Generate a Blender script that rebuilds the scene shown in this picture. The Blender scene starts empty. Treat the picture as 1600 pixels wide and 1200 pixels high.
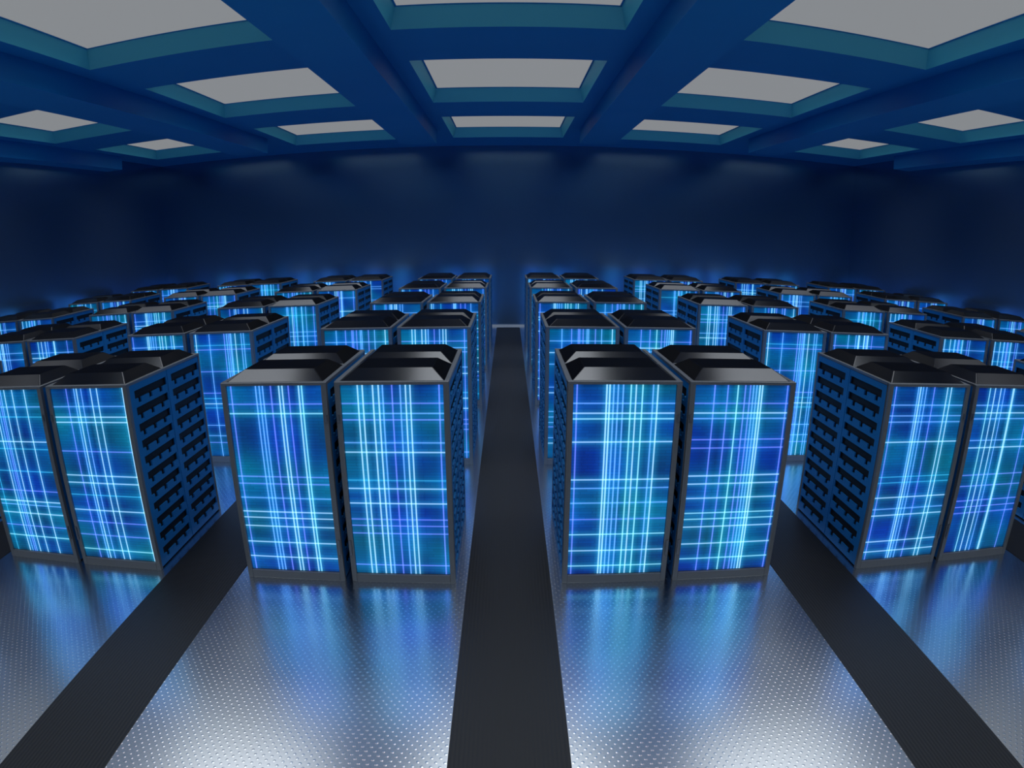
import bpy, bmesh, math, random
from mathutils import Vector
random.seed(7)
COL = bpy.context.scene.collection
PI = math.pi

# ------------------------------------------------------------------ measures (metres)
H = 2.2            # rack height
RW = 1.1213        # rack width
GAP = 0.0808       # gap inside a pair
AISLE = 1.1292     # aisle between pairs
Y0 = 5.775         # front of the first row
RD = 1.7396        # rack depth
RP = 3.571         # row pitch
CAMH = 3.562
U = 24.55 / 7.12   # unit the ceiling was measured in (height of the ceiling above the eye)
CZ = CAMH + U      # ceiling plane
PANZ = CZ + 0.093 * U
BEAMZ = CZ - 0.137 * U
WALLY = 24.55
SIDEX = 4.14 * U
BACKY = -9.0
PER = 2 * RW + GAP + AISLE

# ------------------------------------------------------------------ helpers
class MB:
    def __init__(s): s.v = []; s.f = []; s.mi = []
    def quad(s, a, b, c, d, m=0):
        n = len(s.v); s.v += [a, b, c, d]; s.f.append((n, n+1, n+2, n+3)); s.mi.append(m)
    def box(s, x0, x1, y0, y1, z0, z1, m=0):
        n = len(s.v)
        s.v += [(x0,y0,z0),(x1,y0,z0),(x1,y1,z0),(x0,y1,z0),(x0,y0,z1),(x1,y0,z1),(x1,y1,z1),(x0,y1,z1)]
        for f in ((0,3,2,1),(4,5,6,7),(0,1,5,4),(1,2,6,5),(2,3,7,6),(3,0,4,7)):
            s.f.append(tuple(n+i for i in f)); s.mi.append(m)
    def frustum(s, x0, x1, y0, y1, z0, z1, ix, iy0, iy1, m=0):
        n = len(s.v)
        s.v += [(x0,y0,z0),(x1,y0,z0),(x1,y1,z0),(x0,y1,z0),(x0+ix,y0+iy0,z1),(x1-ix,y0+iy0,z1),(x1-ix,y1-iy1,z1),(x0+ix,y1-iy1,z1)]
        for f in ((0,3,2,1),(4,5,6,7),(0,1,5,4),(1,2,6,5),(2,3,7,6),(3,0,4,7)):
            s.f.append(tuple(n+i for i in f)); s.mi.append(m)
    def mesh(s, name, mats):
        me = bpy.data.meshes.new(name); me.from_pydata(s.v, [], s.f)
        for m in mats: me.materials.append(m)
        me.polygons.foreach_set('material_index', s.mi)
        bm = bmesh.new(); bm.from_mesh(me); bmesh.ops.remove_doubles(bm, verts=bm.verts, dist=1e-5); bm.to_mesh(me); bm.free()
        me.update(); return me

def link(name, me, parent=None, loc=(0,0,0)):
    o = bpy.data.objects.new(name, me); COL.objects.link(o); o.location = loc
    if parent: o.parent = parent
    return o

def bevel(o, w=0.006, seg=2):
    m = o.modifiers.new('edge', 'BEVEL'); m.width = w; m.segments = seg; m.limit_method = 'ANGLE'; m.angle_limit = 0.6
    return o

def tag(o, label, cat, group=None, kind=None):
    o['label'] = label; o['category'] = cat
    if group: o['group'] = group
    if kind: o['kind'] = kind
    return o

def struct(o): o['kind'] = 'structure'; return o

# ------------------------------------------------------------------ materials
def mat(name, base=(.5,.5,.5), rough=.5, metal=0., spec=.5):
    m = bpy.data.materials.new(name); m.use_nodes = True
    b = m.node_tree.nodes['Principled BSDF']
    b.inputs['Base Color'].default_value = (*base, 1); b.inputs['Roughness'].default_value = rough
    b.inputs['Metallic'].default_value = metal; b.inputs['Specular IOR Level'].default_value = spec
    return m, m.node_tree, b

def noise_rough(nt, b, lo, hi, scale):
    tc = nt.nodes.new('ShaderNodeTexCoord'); n = nt.nodes.new('ShaderNodeTexNoise'); n.inputs['Scale'].default_value = scale
    mr = nt.nodes.new('ShaderNodeMapRange'); mr.inputs[3].default_value = lo; mr.inputs[4].default_value = hi
    nt.links.new(tc.outputs['Object'], n.inputs['Vector']); nt.links.new(n.outputs['Fac'], mr.inputs[0]); nt.links.new(mr.outputs[0], b.inputs['Roughness'])

def M(nt, op, a, b=None, c=None):
    n = nt.nodes.new('ShaderNodeMath'); n.operation = op
    for i, x in enumerate((a, b, c)):
        if x is None: continue
        if isinstance(x, (int, float)): n.inputs[i].default_value = x
        else: nt.links.new(x, n.inputs[i])
    return n.outputs[0]

# floor: brushed metal plates pressed with small raised dots in a staggered grid
m_floor, nt, b = mat('dotted_metal', (.50,.54,.60), .27, 1.0)
tc = nt.nodes.new('ShaderNodeTexCoord'); sx = nt.nodes.new('ShaderNodeSeparateXYZ'); nt.links.new(tc.outputs['Object'], sx.inputs[0])
def dots(ox, oy, px=.066, py=.088):
    fx = M(nt,'SUBTRACT', M(nt,'FRACT', M(nt,'ADD', M(nt,'DIVIDE', sx.outputs[0], px), 100+ox)), .5)
    fy = M(nt,'SUBTRACT', M(nt,'FRACT', M(nt,'ADD', M(nt,'DIVIDE', sx.outputs[1], py), 100+oy)), .5)
    fx = M(nt,'MULTIPLY', fx, px); fy = M(nt,'MULTIPLY', fy, py)
    d = M(nt,'SQRT', M(nt,'ADD', M(nt,'MULTIPLY',fx,fx), M(nt,'MULTIPLY',fy,fy)))
    mr = nt.nodes.new('ShaderNodeMapRange'); mr.interpolation_type = 'SMOOTHSTEP'
    nt.links.new(d, mr.inputs[0]); mr.inputs[1].default_value = .005; mr.inputs[2].default_value = .0125; mr.inputs[3].default_value = 1; mr.inputs[4].default_value = 0
    return mr.outputs[0]
dd = M(nt,'MAXIMUM', dots(0,0), dots(.5,.5))
bp = nt.nodes.new('ShaderNodeBump'); bp.inputs['Strength'].default_value = .22; bp.inputs['Distance'].default_value = .003
nt.links.new(dd, bp.inputs['Height']); nt.links.new(bp.outputs[0], b.inputs['Normal'])
mx = nt.nodes.new('ShaderNodeMix'); mx.data_type = 'RGBA'; mx.inputs[6].default_value = (.66,.70,.74,1); mx.inputs[7].default_value = (.84,.87,.90,1)
nt.links.new(dd, mx.inputs[0]); nt.links.new(mx.outputs[2], b.inputs['Base Color'])
nz = nt.nodes.new('ShaderNodeTexNoise'); nz.inputs['Scale'].default_value = .7; nz.inputs['Detail'].default_value = 4; nt.links.new(tc.outputs['Object'], nz.inputs['Vector'])
mr = nt.nodes.new('ShaderNodeMapRange'); mr.inputs[3].default_value = .20; mr.inputs[4].default_value = .28; nt.links.new(nz.outputs['Fac'], mr.inputs[0]); nt.links.new(mr.outputs[0], b.inputs['Roughness'])

# aisle runners: dark ribbed strip, ribs along the aisle
m_run, nt, b = mat('ribbed_dark', (.013,.014,.016), .5, 0, .3)
tc = nt.nodes.new('ShaderNodeTexCoord'); sx = nt.nodes.new('ShaderNodeSeparateXYZ'); nt.links.new(tc.outputs['Object'], sx.inputs[0])
w = M(nt,'SINE', M(nt,'MULTIPLY', sx.outputs[0], 2*PI/.033))
bp = nt.nodes.new('ShaderNodeBump'); bp.inputs['Strength'].default_value = .2; bp.inputs['Distance'].default_value = .003
nt.links.new(w, bp.inputs['Height']); nt.links.new(bp.outputs[0], b.inputs['Normal'])

m_wall, nt, b = mat('wall_gloss_navy', (.20,.33,.50), .24, .9, .5); noise_rough(nt, b, .20, .25, .4)
m_ceil, nt, b = mat('ceiling_blue', (.003,.19,.53), .55, 0, .3); noise_rough(nt, b, .48, .62, .5)
m_reveal_lit, nt, b = mat('coffer_reveal_lit', (.08,.50,.66), .5)  # ceiling blue made paler: panel light on the coffer sides put into the colour
m_glint, nt, b = mat('floor_edge_glint', (.62,.62,.60), .45, .3)  # pale tone stands in for the floor edge's bright reflection
m_frame, nt, b = mat('rack_frame_graphite', (.21,.225,.24), .36, .45)
m_black, nt, b = mat('rack_body_black', (.006,.006,.008), .6)
m_hood, nt, b = mat('roof_hood_black', (.062,.064,.068), .22, .9); noise_rough(nt, b, .16, .21, 3); b.inputs['Specular Tint'].default_value = (.25,.25,.28,1)
m_side, nt, b = mat('side_panel_blue', (.004,.18,.52), .48, 0); noise_rough(nt, b, .42, .54, 2)
m_latch, nt, b = mat('latch_metal', (.35,.37,.40), .3, .9)

m_pan, nt, b = mat('light_diffuser', (.1,.1,.1), .6)
b.inputs['Emission Color'].default_value = (.95,.98,1,1); b.inputs['Emission Strength'].default_value = .24

m_disp, nt, b = mat('rack_display', (.01,.012,.02), .25)
at = nt.nodes.new('ShaderNodeAttribute'); at.attribute_name = 'glow'
tc = nt.nodes.new('ShaderNodeTexCoord')
bk = nt.nodes.new('ShaderNodeTexBrick'); bk.inputs['Scale'].default_value = 1.0; bk.offset = .37; bk.squash = 1.6; bk.squash_frequency = 3
bk.inputs['Brick Width'].default_value = .17; bk.inputs['Row Height'].default_value = .031; bk.inputs['Mortar Size'].default_value = .003
bk.inputs['Color1'].default_value = (1,1,1,1); bk.inputs['Color2'].default_value = (.84,.84,.84,1); bk.inputs['Mortar'].default_value = (.72,.72,.72,1)
mp = nt.nodes.new('ShaderNodeMapping'); mp.inputs['Rotation'].default_value = (PI/2,0,0)
nt.links.new(tc.outputs['Object'], mp.inputs[0]); nt.links.new(mp.outputs[0], bk.inputs['Vector'])
mx = nt.nodes.new('ShaderNodeMix'); mx.data_type = 'RGBA'; mx.blend_type = 'MULTIPLY'; mx.inputs[0].default_value = 1
nt.links.new(at.outputs['Color'], mx.inputs[6]); nt.links.new(bk.outputs['Color'], mx.inputs[7])
sp = nt.nodes.new('ShaderNodeSeparateColor'); nt.links.new(at.outputs['Color'], sp.inputs[0])
nt.links.new(M(nt,'SUBTRACT', 1, M(nt,'MINIMUM', M(nt,'MULTIPLY', sp.outputs[0], 7), 1)), mx.inputs[0])
nt.links.new(mx.outputs[2], b.inputs['Emission Color']); b.inputs['Emission Strength'].default_value = 1.25
try: m_disp.cycles.emission_sampling = 'NONE'
except Exception: pass

# ------------------------------------------------------------------ display pictures: plaid of light lines
LC = {'w':(.30,.58,.82), 'b':(.12,.33,.80), 'p':(.12,.18,.74), 'c':(.22,.62,.74), 't':(.03,.32,.55)}
DW = RW - .115
Z0, Z1 = .10, 2.165
def hh(zs): return [((z - Z0)/(Z1-Z0), k) for z, k in zs]
FRONT = {
 ('L',0,1): ([(.045,'p'),(.315,'b'),(.355,'b'),(.39,'b'),(.475,'p'),(.562,'w'),(.597,'w'),(.662,'p'),(.768,'w'),(.80,'c')],
             [(1.977,'p'),(1.879,'c'),(1.20,'p'),(1.12,'p'),(.96,'b'),(.80,'w'),(.73,'w'),(.63,'w'),(.44,'w'),(.26,'w')]),
 ('L',0,0): ([(.168,'w'),(.216,'w'),(.317,'w'),(.374,'w'),(.414,'b'),(.505,'p'),(.585,'b'),(.637,'w'),(.682,'w'),(.96,'p')],
             [(1.98,'p'),(1.879,'b'),(1.814,'p'),(1.578,'b'),(1.478,'w'),(1.177,'t'),(1.086,'w'),(.923,'w'),(.742,'p'),(.669,'p'),(.58,'p'),(.204,'p')]),
 ('R',0,0): ([(.034,'p'),(.32,'w'),(.35,'w'),(.388,'b'),(.43,'b'),(.48,'b'),(.556,'c'),(.606,'w'),(.67,'c'),(.774,'b'),(.82,'w')],
             [(1.977,'b'),(1.878,'w'),(1.82,'c'),(1.583,'w'),(1.184,'w'),(1.09,'b'),(.928,'b'),(.744,'p'),(.57,'c'),(.38,'w'),(.197,'c')]),
 ('R',0,1): ([(.20,'p'),(.337,'p'),(.443,'c'),(.52,'p'),(.573,'p'),(.607,'b'),(.64,'b'),(.674,'w'),(.703,'w'),(.978,'p')],
             [(1.977,'p'),(1.878,'w'),(1.82,'b'),(1.60,'p'),(1.51,'p'),(1.21,'w'),(1.12,'w'),(.96,'w'),(.79,'c'),(.72,'c'),(.63,'w'),(.43,'w'),(.25,'c')]),
 ('L',1,0): ([(.22,'p'),(.33,'b'),(.366,'w'),(.43,'b'),(.56,'w'),(.645,'w'),(.985,'w')],
             [(1.96,'b'),(1.84,'w'),(1.78,'w'),(1.44,'p'),(1.15,'w'),(1.06,'w'),(.91,'t'),(.72,'w'),(.57,'p'),(.40,'p'),(.21,'c')]),
 ('L',1,1): ([(.08,'t'),(.285,'w'),(.33,'b'),(.37,'p'),(.40,'b'),(.46,'w'),(.587,'w'),(.78,'w')],
             [(1.96,'b'),(1.84,'t'),(1.54,'w'),(1.45,'t'),(1.17,'t'),(.92,'p'),(.78,'w'),(.73,'b'),(.62,'w'),(.45,'p'),(.31,'c')]),
 ('R',1,0): ([(.045,'p'),(.34,'b'),(.37,'w'),(.405,'b'),(.45,'b'),(.56,'p'),(.745,'w'),(.80,'w')],
             [(1.96,'b'),(1.84,'b'),(1.77,'b'),(1.54,'w'),(1.13,'t'),(1.06,'t'),(.88,'w'),(.74,'b'),(.66,'w'),(.33,'w'),(.20,'w')]),
 ('R',1,1): ([(.19,'c'),(.27,'w'),(.36,'w'),(.42,'b'),(.56,'w'),(.575,'w'),(.86,'p')],
             [(1.96,'b'),(1.87,'w'),(1.80,'b'),(1.54,'b'),(1.45,'w'),(1.11,'p'),(.97,'p'),(.78,'p'),(.70,'p'),(.62,'p')]),
}
def display_mesh(name, V, HZ, seed):
    rnd = random.Random(seed)
    V = [((u)*DW, k) for u, k in V]; HZ = [(z, k) for z, k in HZ]
    offs = (-.05,-.022,-.0095,-.0045,.0045,.0095,.022,.05)
    xs = {0., DW}; zs = {Z0, Z1, Z0+.04, Z1-.03}
    for i in range(1, 18): xs.add(DW*i/18)
    for i in range(1, 30): zs.add(Z0+(Z1-Z0)*i/30)
    for x, k in V:
        for o in offs:
            if 0 < x+o < DW: xs.add(x+o)
    for z, k in HZ:
        for o in offs:
            if Z0 < z+o < Z1: zs.add(z+o)
    xs = sorted(xs); zs = sorted(zs)
    p = [rnd.random()*6.28 for _ in range(6)]
    prof = lambda d: 1.0 if d < .0046 else (.22*max(0, 1-(d-.0095)/.05) if d > .009 else .75)
    vx = []
    for x in xs:
        c = [0,0,0]
        for lx, k in V:
            d = abs(x-lx)
            if d < .06:
                t = prof(d)
                for i in range(3): c[i] += LC[k][i]*t*(1 if d < .009 else (.12,.75,.9)[i])
        vx.append(c)
    vz = []
    for z in zs:
        c = [0,0,0]
        for lz, k in HZ:
            d = abs(z-lz)
            if d < .06:
                t = prof(d)
                for i in range(3): c[i] += LC[k][i]*t*(.9 if d < .009 else (.1,.7,.7)[i])
        vz.append(c)
    verts = []; cols = []
    for j, z in enumerate(zs):
        for i, x in enumerate(xs):
            a = .42+.22*math.sin(x*5.5+p[0])+.20*math.sin(z*4.1+p[1])+.18*math.sin(z*9+p[2]+x*2)
            a = min(1, max(0, a))
            e = .75+.25*math.sin(z*6.3+p[3])*math.sin(x*7+p[4])
            base = (0.0, (.035+.115*a)*e, (.34-.06*a)*e)
            if z < Z0+.02 or z > Z1-.005: base = tuple(v*.45 for v in base)
            c = [min(1.25, base[q]+vx[i][q]*.9+vz[j][q]*.8) for q in range(3)]
            verts.append((x-DW/2, 0, z)); cols.append((*c, 1))
    nx = len(xs); faces = [(j*nx+i, j*nx+i+1, (j+1)*nx+i+1, (j+1)*nx+i) for j in range(len(zs)-1) for i in range(nx-1)]
    me = bpy.data.meshes.new(name); me.from_pydata(verts, [], faces); me.materials.append(m_disp)
    ca = me.color_attributes.new('glow', 'FLOAT_COLOR', 'POINT')
    ca.data.foreach_set('color', [q for c in cols for q in c]); me.update(); return me

front_mesh = {k: display_mesh('display_panel', v[0], v[1], hash(str(i))*0+i+3) for i, (k, v) in enumerate(FRONT.items())}
pool = []
keys = 'wbbpwpbt'
for s in range(10):
    r = random.Random(100+s); V = []; n = r.randint(8, 11); c = r.uniform(.35,.6)
    for i in range(n): V.append((min(.93, max(.06, r.gauss(c, .17))), r.choice(keys)))
    V.append((r.choice((.04,.95)), r.choice('wp')))
    HZ = []; z = 1.98
    while z > .2: HZ.append((z, r.choice(keys))); z -= r.choice((.07,.09,.12,.18,.3,.36))
    pool.append(display_mesh('display_panel', V, HZ, 40+s))
pool += list(front_mesh.values())

# ------------------------------------------------------------------ rack parts
def side_panel_mesh(y0, y1, x, sgn):
    """perforated side sheet with toothed slots, lying at plane x, outside towards sgn"""
    L = y1-y0
    ys = [0,.09,.165,.215,.285,.40,.455,.525,.63,.68,.745,.79,L]
    # slot bar from .09 to .79 with three teeth
    teeth = ((.155,.215),(.385,.45),(.615,.68))
    ys = sorted({0,.09,.79,L,*[t for p in teeth for t in p]})
    zb = [.02]; tops = [2.095-.187*i for i in range(11)]
    for t in tops: zb += [t, t-.092, t-.145]
    zb.append(2.17); zb = sorted(set(round(z,4) for z in zb if z >= .02))
    if zb[0] != .02: zb.insert(0, .02)
    def hole(yc, zc):
        if not (.09 < yc < .79): return False
        for t in tops:
            if t-.092 < zc < t: return True
            if t-.145 < zc <= t-.092: return any(a < yc < b for a, b in teeth)
        return False
    mb = MB(); ny, nz = len(ys)-1, len(zb)-1; th = .018
    grid = [[hole((ys[i]+ys[i+1])/2, (zb[j]+zb[j+1])/2) for i in range(ny)] for j in range(nz)]
    xi = x - sgn*th
    def P(xx, a, z): return (xx, y0+a, z)
    for j in range(nz):
        for i in range(ny):
            if grid[j][i]: continue
            a, c, z, t = ys[i], ys[i+1], zb[j], zb[j+1]
            q = (P(x,a,z),P(x,c,z),P(x,c,t),P(x,a,t))
            mb.quad(*(q if sgn > 0 else q[::-1]))
            for (di, dj, e) in ((-1,0,(P(x,a,z),P(x,a,t),P(xi,a,t),P(xi,a,z))),(1,0,(P(x,c,t),P(x,c,z),P(xi,c,z),P(xi,c,t))),
                                (0,-1,(P(x,c,z),P(x,a,z),P(xi,a,z),P(xi,c,z))),(0,1,(P(x,a,t),P(x,c,t),P(xi,c,t),P(xi,a,t)))):
                ii, jj = i+di, j+dj
                if ii < 0 or jj < 0 or ii >= ny or jj >= nz or grid[jj][ii]:
                    mb.quad(*(e if sgn > 0 else e[::-1]))
    return mb.mesh('side_panel', [m_side])

hw = RW/2
f = MB()
for ya, yb in ((0,.05),(RD-.05,RD)):
    f.box(-hw, -hw+.055, ya, yb, 0, H-.03); f.box(hw-.055, hw, ya, yb, 0, H-.03)
    f.box(-hw+.055, hw-.055, ya, yb, 0, .095)
f.box(-hw, hw, 0, .05, H-.03, H); f.box(-hw, hw, RD-.05, RD, H-.03, H)
f.box(-hw, -hw+.045, .05, RD-.05, H-.03, H); f.box(hw-.045, hw, .05, RD-.05, H-.03, H)
f.box(-hw+.045, hw-.045, RD/2-.02, RD/2+.02, H-.03, H)
me_frame = f.mesh('frame', [m_frame])
c = MB(); c.box(-hw+.03, hw-.03, .04, RD-.04, .01, H-.012); me_body = c.mesh('cabinet_body', [m_black])
sides = [side_panel_mesh(.052, RD/2-.005, s*(hw-.002), s) for s in (-1,1)]
sides2 = [side_panel_mesh(RD/2+.005, RD-.052, s*(hw-.002), s) for s in (-1,1)]
hoodm = []
for k in (0,1):
    b_ = MB(); ya = .05+k*(RD/2-.035); b_.frustum(-hw+.045, hw-.045, ya, ya+RD/2-.065, H-.008, H+.09, .135, .18, .13)
    hoodm.append(b_.mesh('roof_hood', [m_hood]))
def latch_mesh(side, z0, z1):
    b_ = MB(); x = side*(hw-.022); b_.box(x-.011, x+.011, -.016, .002, z0, z1); return b_.mesh('door_latch', [m_latch])

def part(name, me, root, loc=(0,0,0), rz=0):
    o = link(name, me, root, loc); o.rotation_euler.z = rz; return o

def build_rack(latch_side, latches):
    root = bpy.data.objects.new('server_rack', None); COL.objects.link(root); root.empty_display_size = .3
    bevel(part('frame', me_frame, root), .005, 2)
    part('cabinet_body', me_body, root)
    part('display_panel', pool[0], root, (0,.022,0))
    part('display_panel', pool[1], root, (0,RD-.022,0), PI)
    for me in sides+sides2: part('side_panel', me, root)
    for me in hoodm: bevel(part('roof_hood', me, root), .008, 2)
    for me in latches: part('door_latch', me, root)
    return root

lat = {s: [latch_mesh(s, .33, .50), latch_mesh(s, 1.80, 1.87)] for s in (-1,1)}
def copy_tree(o, loc):
    c = o.copy(); COL.objects.link(c); c.location = loc
    for ch in list(o.children):
        d = ch.copy(); COL.objects.link(d); d.parent = c
    return c

ROWS = ('front','second','third','fourth','back')
PAIRS = ('first','second','third','fourth')
LOOK = {('L',0,1):'blue server rack with violet line down its left edge',
        ('L',0,0):'teal and blue server rack with violet line down its right edge',
        ('R',0,0):'blue server rack with violet line down its left edge',
        ('R',0,1):'deep blue server rack with violet line near its right edge',
        ('L',1,0):'teal-lit server rack with bright white line along its right edge',
        ('L',1,1):'teal-lit server rack cut by the left picture edge',
        ('R',1,0):'blue-lit server rack with toothed vents on its left side',
        ('R',1,1):'teal-lit server rack with a thick pale line, by right picture edge'}
WHERE = {('L',0,1):'front row, left of central aisle',
         ('L',0,0):'front row, by aisle',
         ('R',0,0):'front row, right of aisle',
         ('R',0,1):'front row',
         ('L',1,0):'front row',
         ('L',1,1):'front row',
         ('R',1,0):'front row',
         ('R',1,1):'front'}
protos = {}
SKIP = {(0,3)}
ri = random.Random(5)
for side, sg in (('L',-1),('R',1)):
    for k in range(4):
        for rr in range(5):
            for inner in (0,1):
                if (rr, k) in SKIP or (rr, k, side, inner) in {(0,2,'L',1),(0,2,'R',1)}: continue
                x = sg*(AISLE/2 + k*PER + inner*(RW+GAP) + RW/2); y = Y0 + rr*RP
                ls = sg if inner == 0 else -sg            # latches sit beside the gap of the pair
                if ls not in protos: o = protos[ls] = build_rack(ls, lat[ls]); o.location = (x,y,0)
                else: o = copy_tree(protos[ls], (x,y,0))
                ds = [c for c in o.children if c.name.startswith('display_panel')]
                ds.sort(key=lambda c: c.location.y)
                ds[0].data = front_mesh[(side,k,inner)] if (rr == 0 and k < 2) else pool[ri.randrange(len(pool))]
                ds[1].data = pool[ri.randrange(10)]
                half = {('L',0):'right',('L',1):'left',('R',0):'left',('R',1):'right'}[(side,inner)]
                if rr == 0 and k < 2: lab = LOOK[(side,k,inner)] + ', ' + WHERE[(side,k,inner)]
                else: lab = '%s server rack of %s pair %s of central aisle, %s row of the hall' % (half, PAIRS[k], 'left' if side=='L' else 'right', ROWS[rr])
                tag(o, lab, 'server rack', 'server racks standing in rows of pairs')

# ------------------------------------------------------------------ setting
b_ = MB(); b_.box(-SIDEX, SIDEX, BACKY, WALLY, -.1, 0); struct(link('floor', b_.mesh('floor', [m_floor])))
b_ = MB(); b_.box(-SIDEX-.2, SIDEX+.2, WALLY, WALLY+.2, -.1, PANZ+.3); struct(link('wall_back', b_.mesh('wall_back', [m_wall])))
b_ = MB(); b_.box(-SIDEX-.2, SIDEX+.2, BACKY-.2, BACKY, -.1, PANZ+.3); struct(link('wall_front', b_.mesh('wall_front', [m_wall])))
b_ = MB(); b_.box(-SIDEX-.2, -SIDEX, BACKY, WALLY, -.1, PANZ+.3); struct(link('wall_left', b_.mesh('wall_left', [m_wall])))
b_ = MB(); b_.box(SIDEX, SIDEX+.2, BACKY, WALLY, -.1, PANZ+.3); struct(link('wall_right', b_.mesh('wall_right', [m_wall])))

# coffered ceiling
CP = 1.645*U; OW = .552*U
rows = [(-.47-1.18, -.47), (1.277-1.18, 1.277), (3.024-1.18, 3.024), (4.771-1.18, 4.771), (6.518-1.18+.02, 6.518)]
rows = [(a*U, c_*U) for a, c_ in rows]
cols = [i*CP for i in (-2,-1,0,1,2)]
INX, INY = .03*U, .072*U
b_ = MB()
xs = sorted({-SIDEX, SIDEX, *[c+s*OW for c in cols for s in (-1,1)]}); ys = sorted({BACKY, WALLY, *[v for r in rows for v in r]})
def is_open(x, y):
    return any(abs(x-c) < OW for c in cols) and any(a < y < c_ for a, c_ in rows)
for i in range(len(xs)-1):
    for j in range(len(ys)-1):
        xa, xb, ya, yb = xs[i], xs[i+1], ys[j], ys[j+1]
        if is_open((xa+xb)/2, (ya+yb)/2):
            A = [(xa,ya),(xb,ya),(xb,yb),(xa,yb)]; B = [(xa+INX,ya+INY),(xb-INX,ya+INY),(xb-INX,yb-INY),(xa+INX,yb-INY)]
            for q in range(4):
                p0, p1, r0, r1 = A[q], A[(q+1)%4], B[q], B[(q+1)%4]
                b_.quad((*p0,CZ),(*p1,CZ),(*r1,PANZ),(*r0,PANZ), 1)
        else: b_.quad((xa,ya,CZ),(xa,yb,CZ),(xb,yb,CZ),(xb,ya,CZ))
b_.box(-SIDEX-.2, SIDEX+.2, BACKY-.2, WALLY+.2, PANZ+.06, PANZ+.3)
struct(link('ceiling', b_.mesh('ceiling', [m_ceil, m_reveal_lit])))
for n, i in enumerate((-2.5,-1.5,-.5,.5,1.5,2.5)):
    b_ = MB(); c_ = i*CP; w_ = .16*U
    b_.box(max(-SIDEX, c_-w_), min(SIDEX, c_+w_), BACKY, 5.98*U, BEAMZ, CZ+.01)
    struct(link('trim_%d' % (n+1), b_.mesh('trim', [m_ceil])))

LAMPW = 64
cn = {-2:'outermost left column',-1:'column left of centre',0:'centre column',1:'column right of centre',2:'outermost right column'}
rn = ('', '', 'nearest','middle','farthest')
pan_root = None
for ci, cx in zip((-2,-1,0,1,2), cols):
    for r, (ya, yb) in enumerate(rows):
        w_, d_ = OW-INX, (yb-ya)/2-INY
        root = bpy.data.objects.new('ceiling_light', None); COL.objects.link(root); root.location = (cx, (ya+yb)/2, PANZ)
        b_ = MB(); b_.box(-w_+.03, w_-.03, -d_+.03, d_-.03, 0, .04); link('diffuser', b_.mesh('diffuser', [m_pan]), root)
        b_ = MB()
        b_.box(-w_, w_, -d_, -d_+.03, -.012, .04); b_.box(-w_, w_, d_-.03, d_, -.012, .04)
        b_.box(-w_, -w_+.03, -d_+.03, d_-.03, -.012, .04); b_.box(w_-.03, w_, -d_+.03, d_-.03, -.012, .04)
        link('diffuser_frame', b_.mesh('diffuser_frame', [m_ceil]), root)
        ld = bpy.data.lights.new('ceiling_lamp', 'AREA'); ld.shape = 'RECTANGLE'; ld.size = 2*w_-.2; ld.size_y = 2*d_-.2
        ld.energy = LAMPW; ld.color = (.93,.97,1); ld.spread = math.radians(100)
        lo = bpy.data.objects.new('ceiling_lamp', ld); COL.objects.link(lo); lo.parent = root; lo.location = (0,0,-.02)
        if r < 2: tag(root, 'square recessed ceiling light panel overhead, out of the picture', 'ceiling light', 'recessed ceiling light panels overhead'); continue
        tag(root, 'square recessed ceiling light panel, %s in the %s' % (rn[r], cn[ci]), 'ceiling light', 'recessed ceiling light panels')

b_ = MB(); b_.box(-SIDEX, SIDEX, WALLY-.12, WALLY, 0, .07)  # added bar along the wall foot, painting in the floor edge's reflection
struct(link('glint_bar_back', b_.mesh('glint_bar', [m_glint])))

# dark ribbed runners along the aisles
rl = {0:'dark ribbed floor strip down the central aisle',
      -1:'dark ribbed floor strip in first aisle left of the central one',
      1:'dark ribbed floor strip in first aisle right of the central one',
      -2:'dark ribbed floor strip in second aisle left of the central one',
      2:'dark ribbed floor strip in second aisle right of the central one',
      -3:'dark ribbed floor strip in third aisle left of the central one',
      3:'dark ribbed floor strip in third aisle right of the central one'}
b_ = MB(); b_.box(-.445, .445, BACKY+.4, 24.2, 0, .006); me_run = b_.mesh('aisle_runner', [m_run])
for k in range(-3, 4):
    o = link('aisle_runner', me_run, None, (k*PER, 0, 0)); tag(o, rl[k], 'floor strip', 'dark runners along the aisles')

# ------------------------------------------------------------------ camera: wide lens with barrel distortion
cd = bpy.data.cameras.new('camera'); cam = bpy.data.objects.new('camera', cd); COL.objects.link(cam)
cd.type = 'PANO'; cd.panorama_type = 'FISHEYE_LENS_POLYNOMIAL'; cd.sensor_width = 36
cd.fisheye_fov = math.radians(175)
K = (4.53116360e-02, 6.23306594e-06, -7.17496505e-06, 8.01180030e-08)
cd.fisheye_polynomial_k0 = 0
cd.fisheye_polynomial_k1, cd.fisheye_polynomial_k2, cd.fisheye_polynomial_k3, cd.fisheye_polynomial_k4 = [-k for k in K]
cd.shift_y = 43.2555/1200
cd.clip_end = 200
cam.location = (0, 0, CAMH); cam.rotation_euler = (PI/2-.280052, 0, -.005888)
sc = bpy.context.scene; sc.camera = cam

w = bpy.data.worlds.new('world'); sc.world = w; w.use_nodes = True
w.node_tree.nodes['Background'].inputs[0].default_value = (0,.004,.012,1); w.node_tree.nodes['Background'].inputs[1].default_value = .2
sc.view_settings.view_transform = 'Standard'; sc.view_settings.look = 'None'; sc.view_settings.exposure = 0; sc.view_settings.gamma = 1
try:
    sc.cycles.use_denoising = True; sc.cycles.max_bounces = 8; sc.cycles.sample_clamp_indirect = 6
except Exception: pass
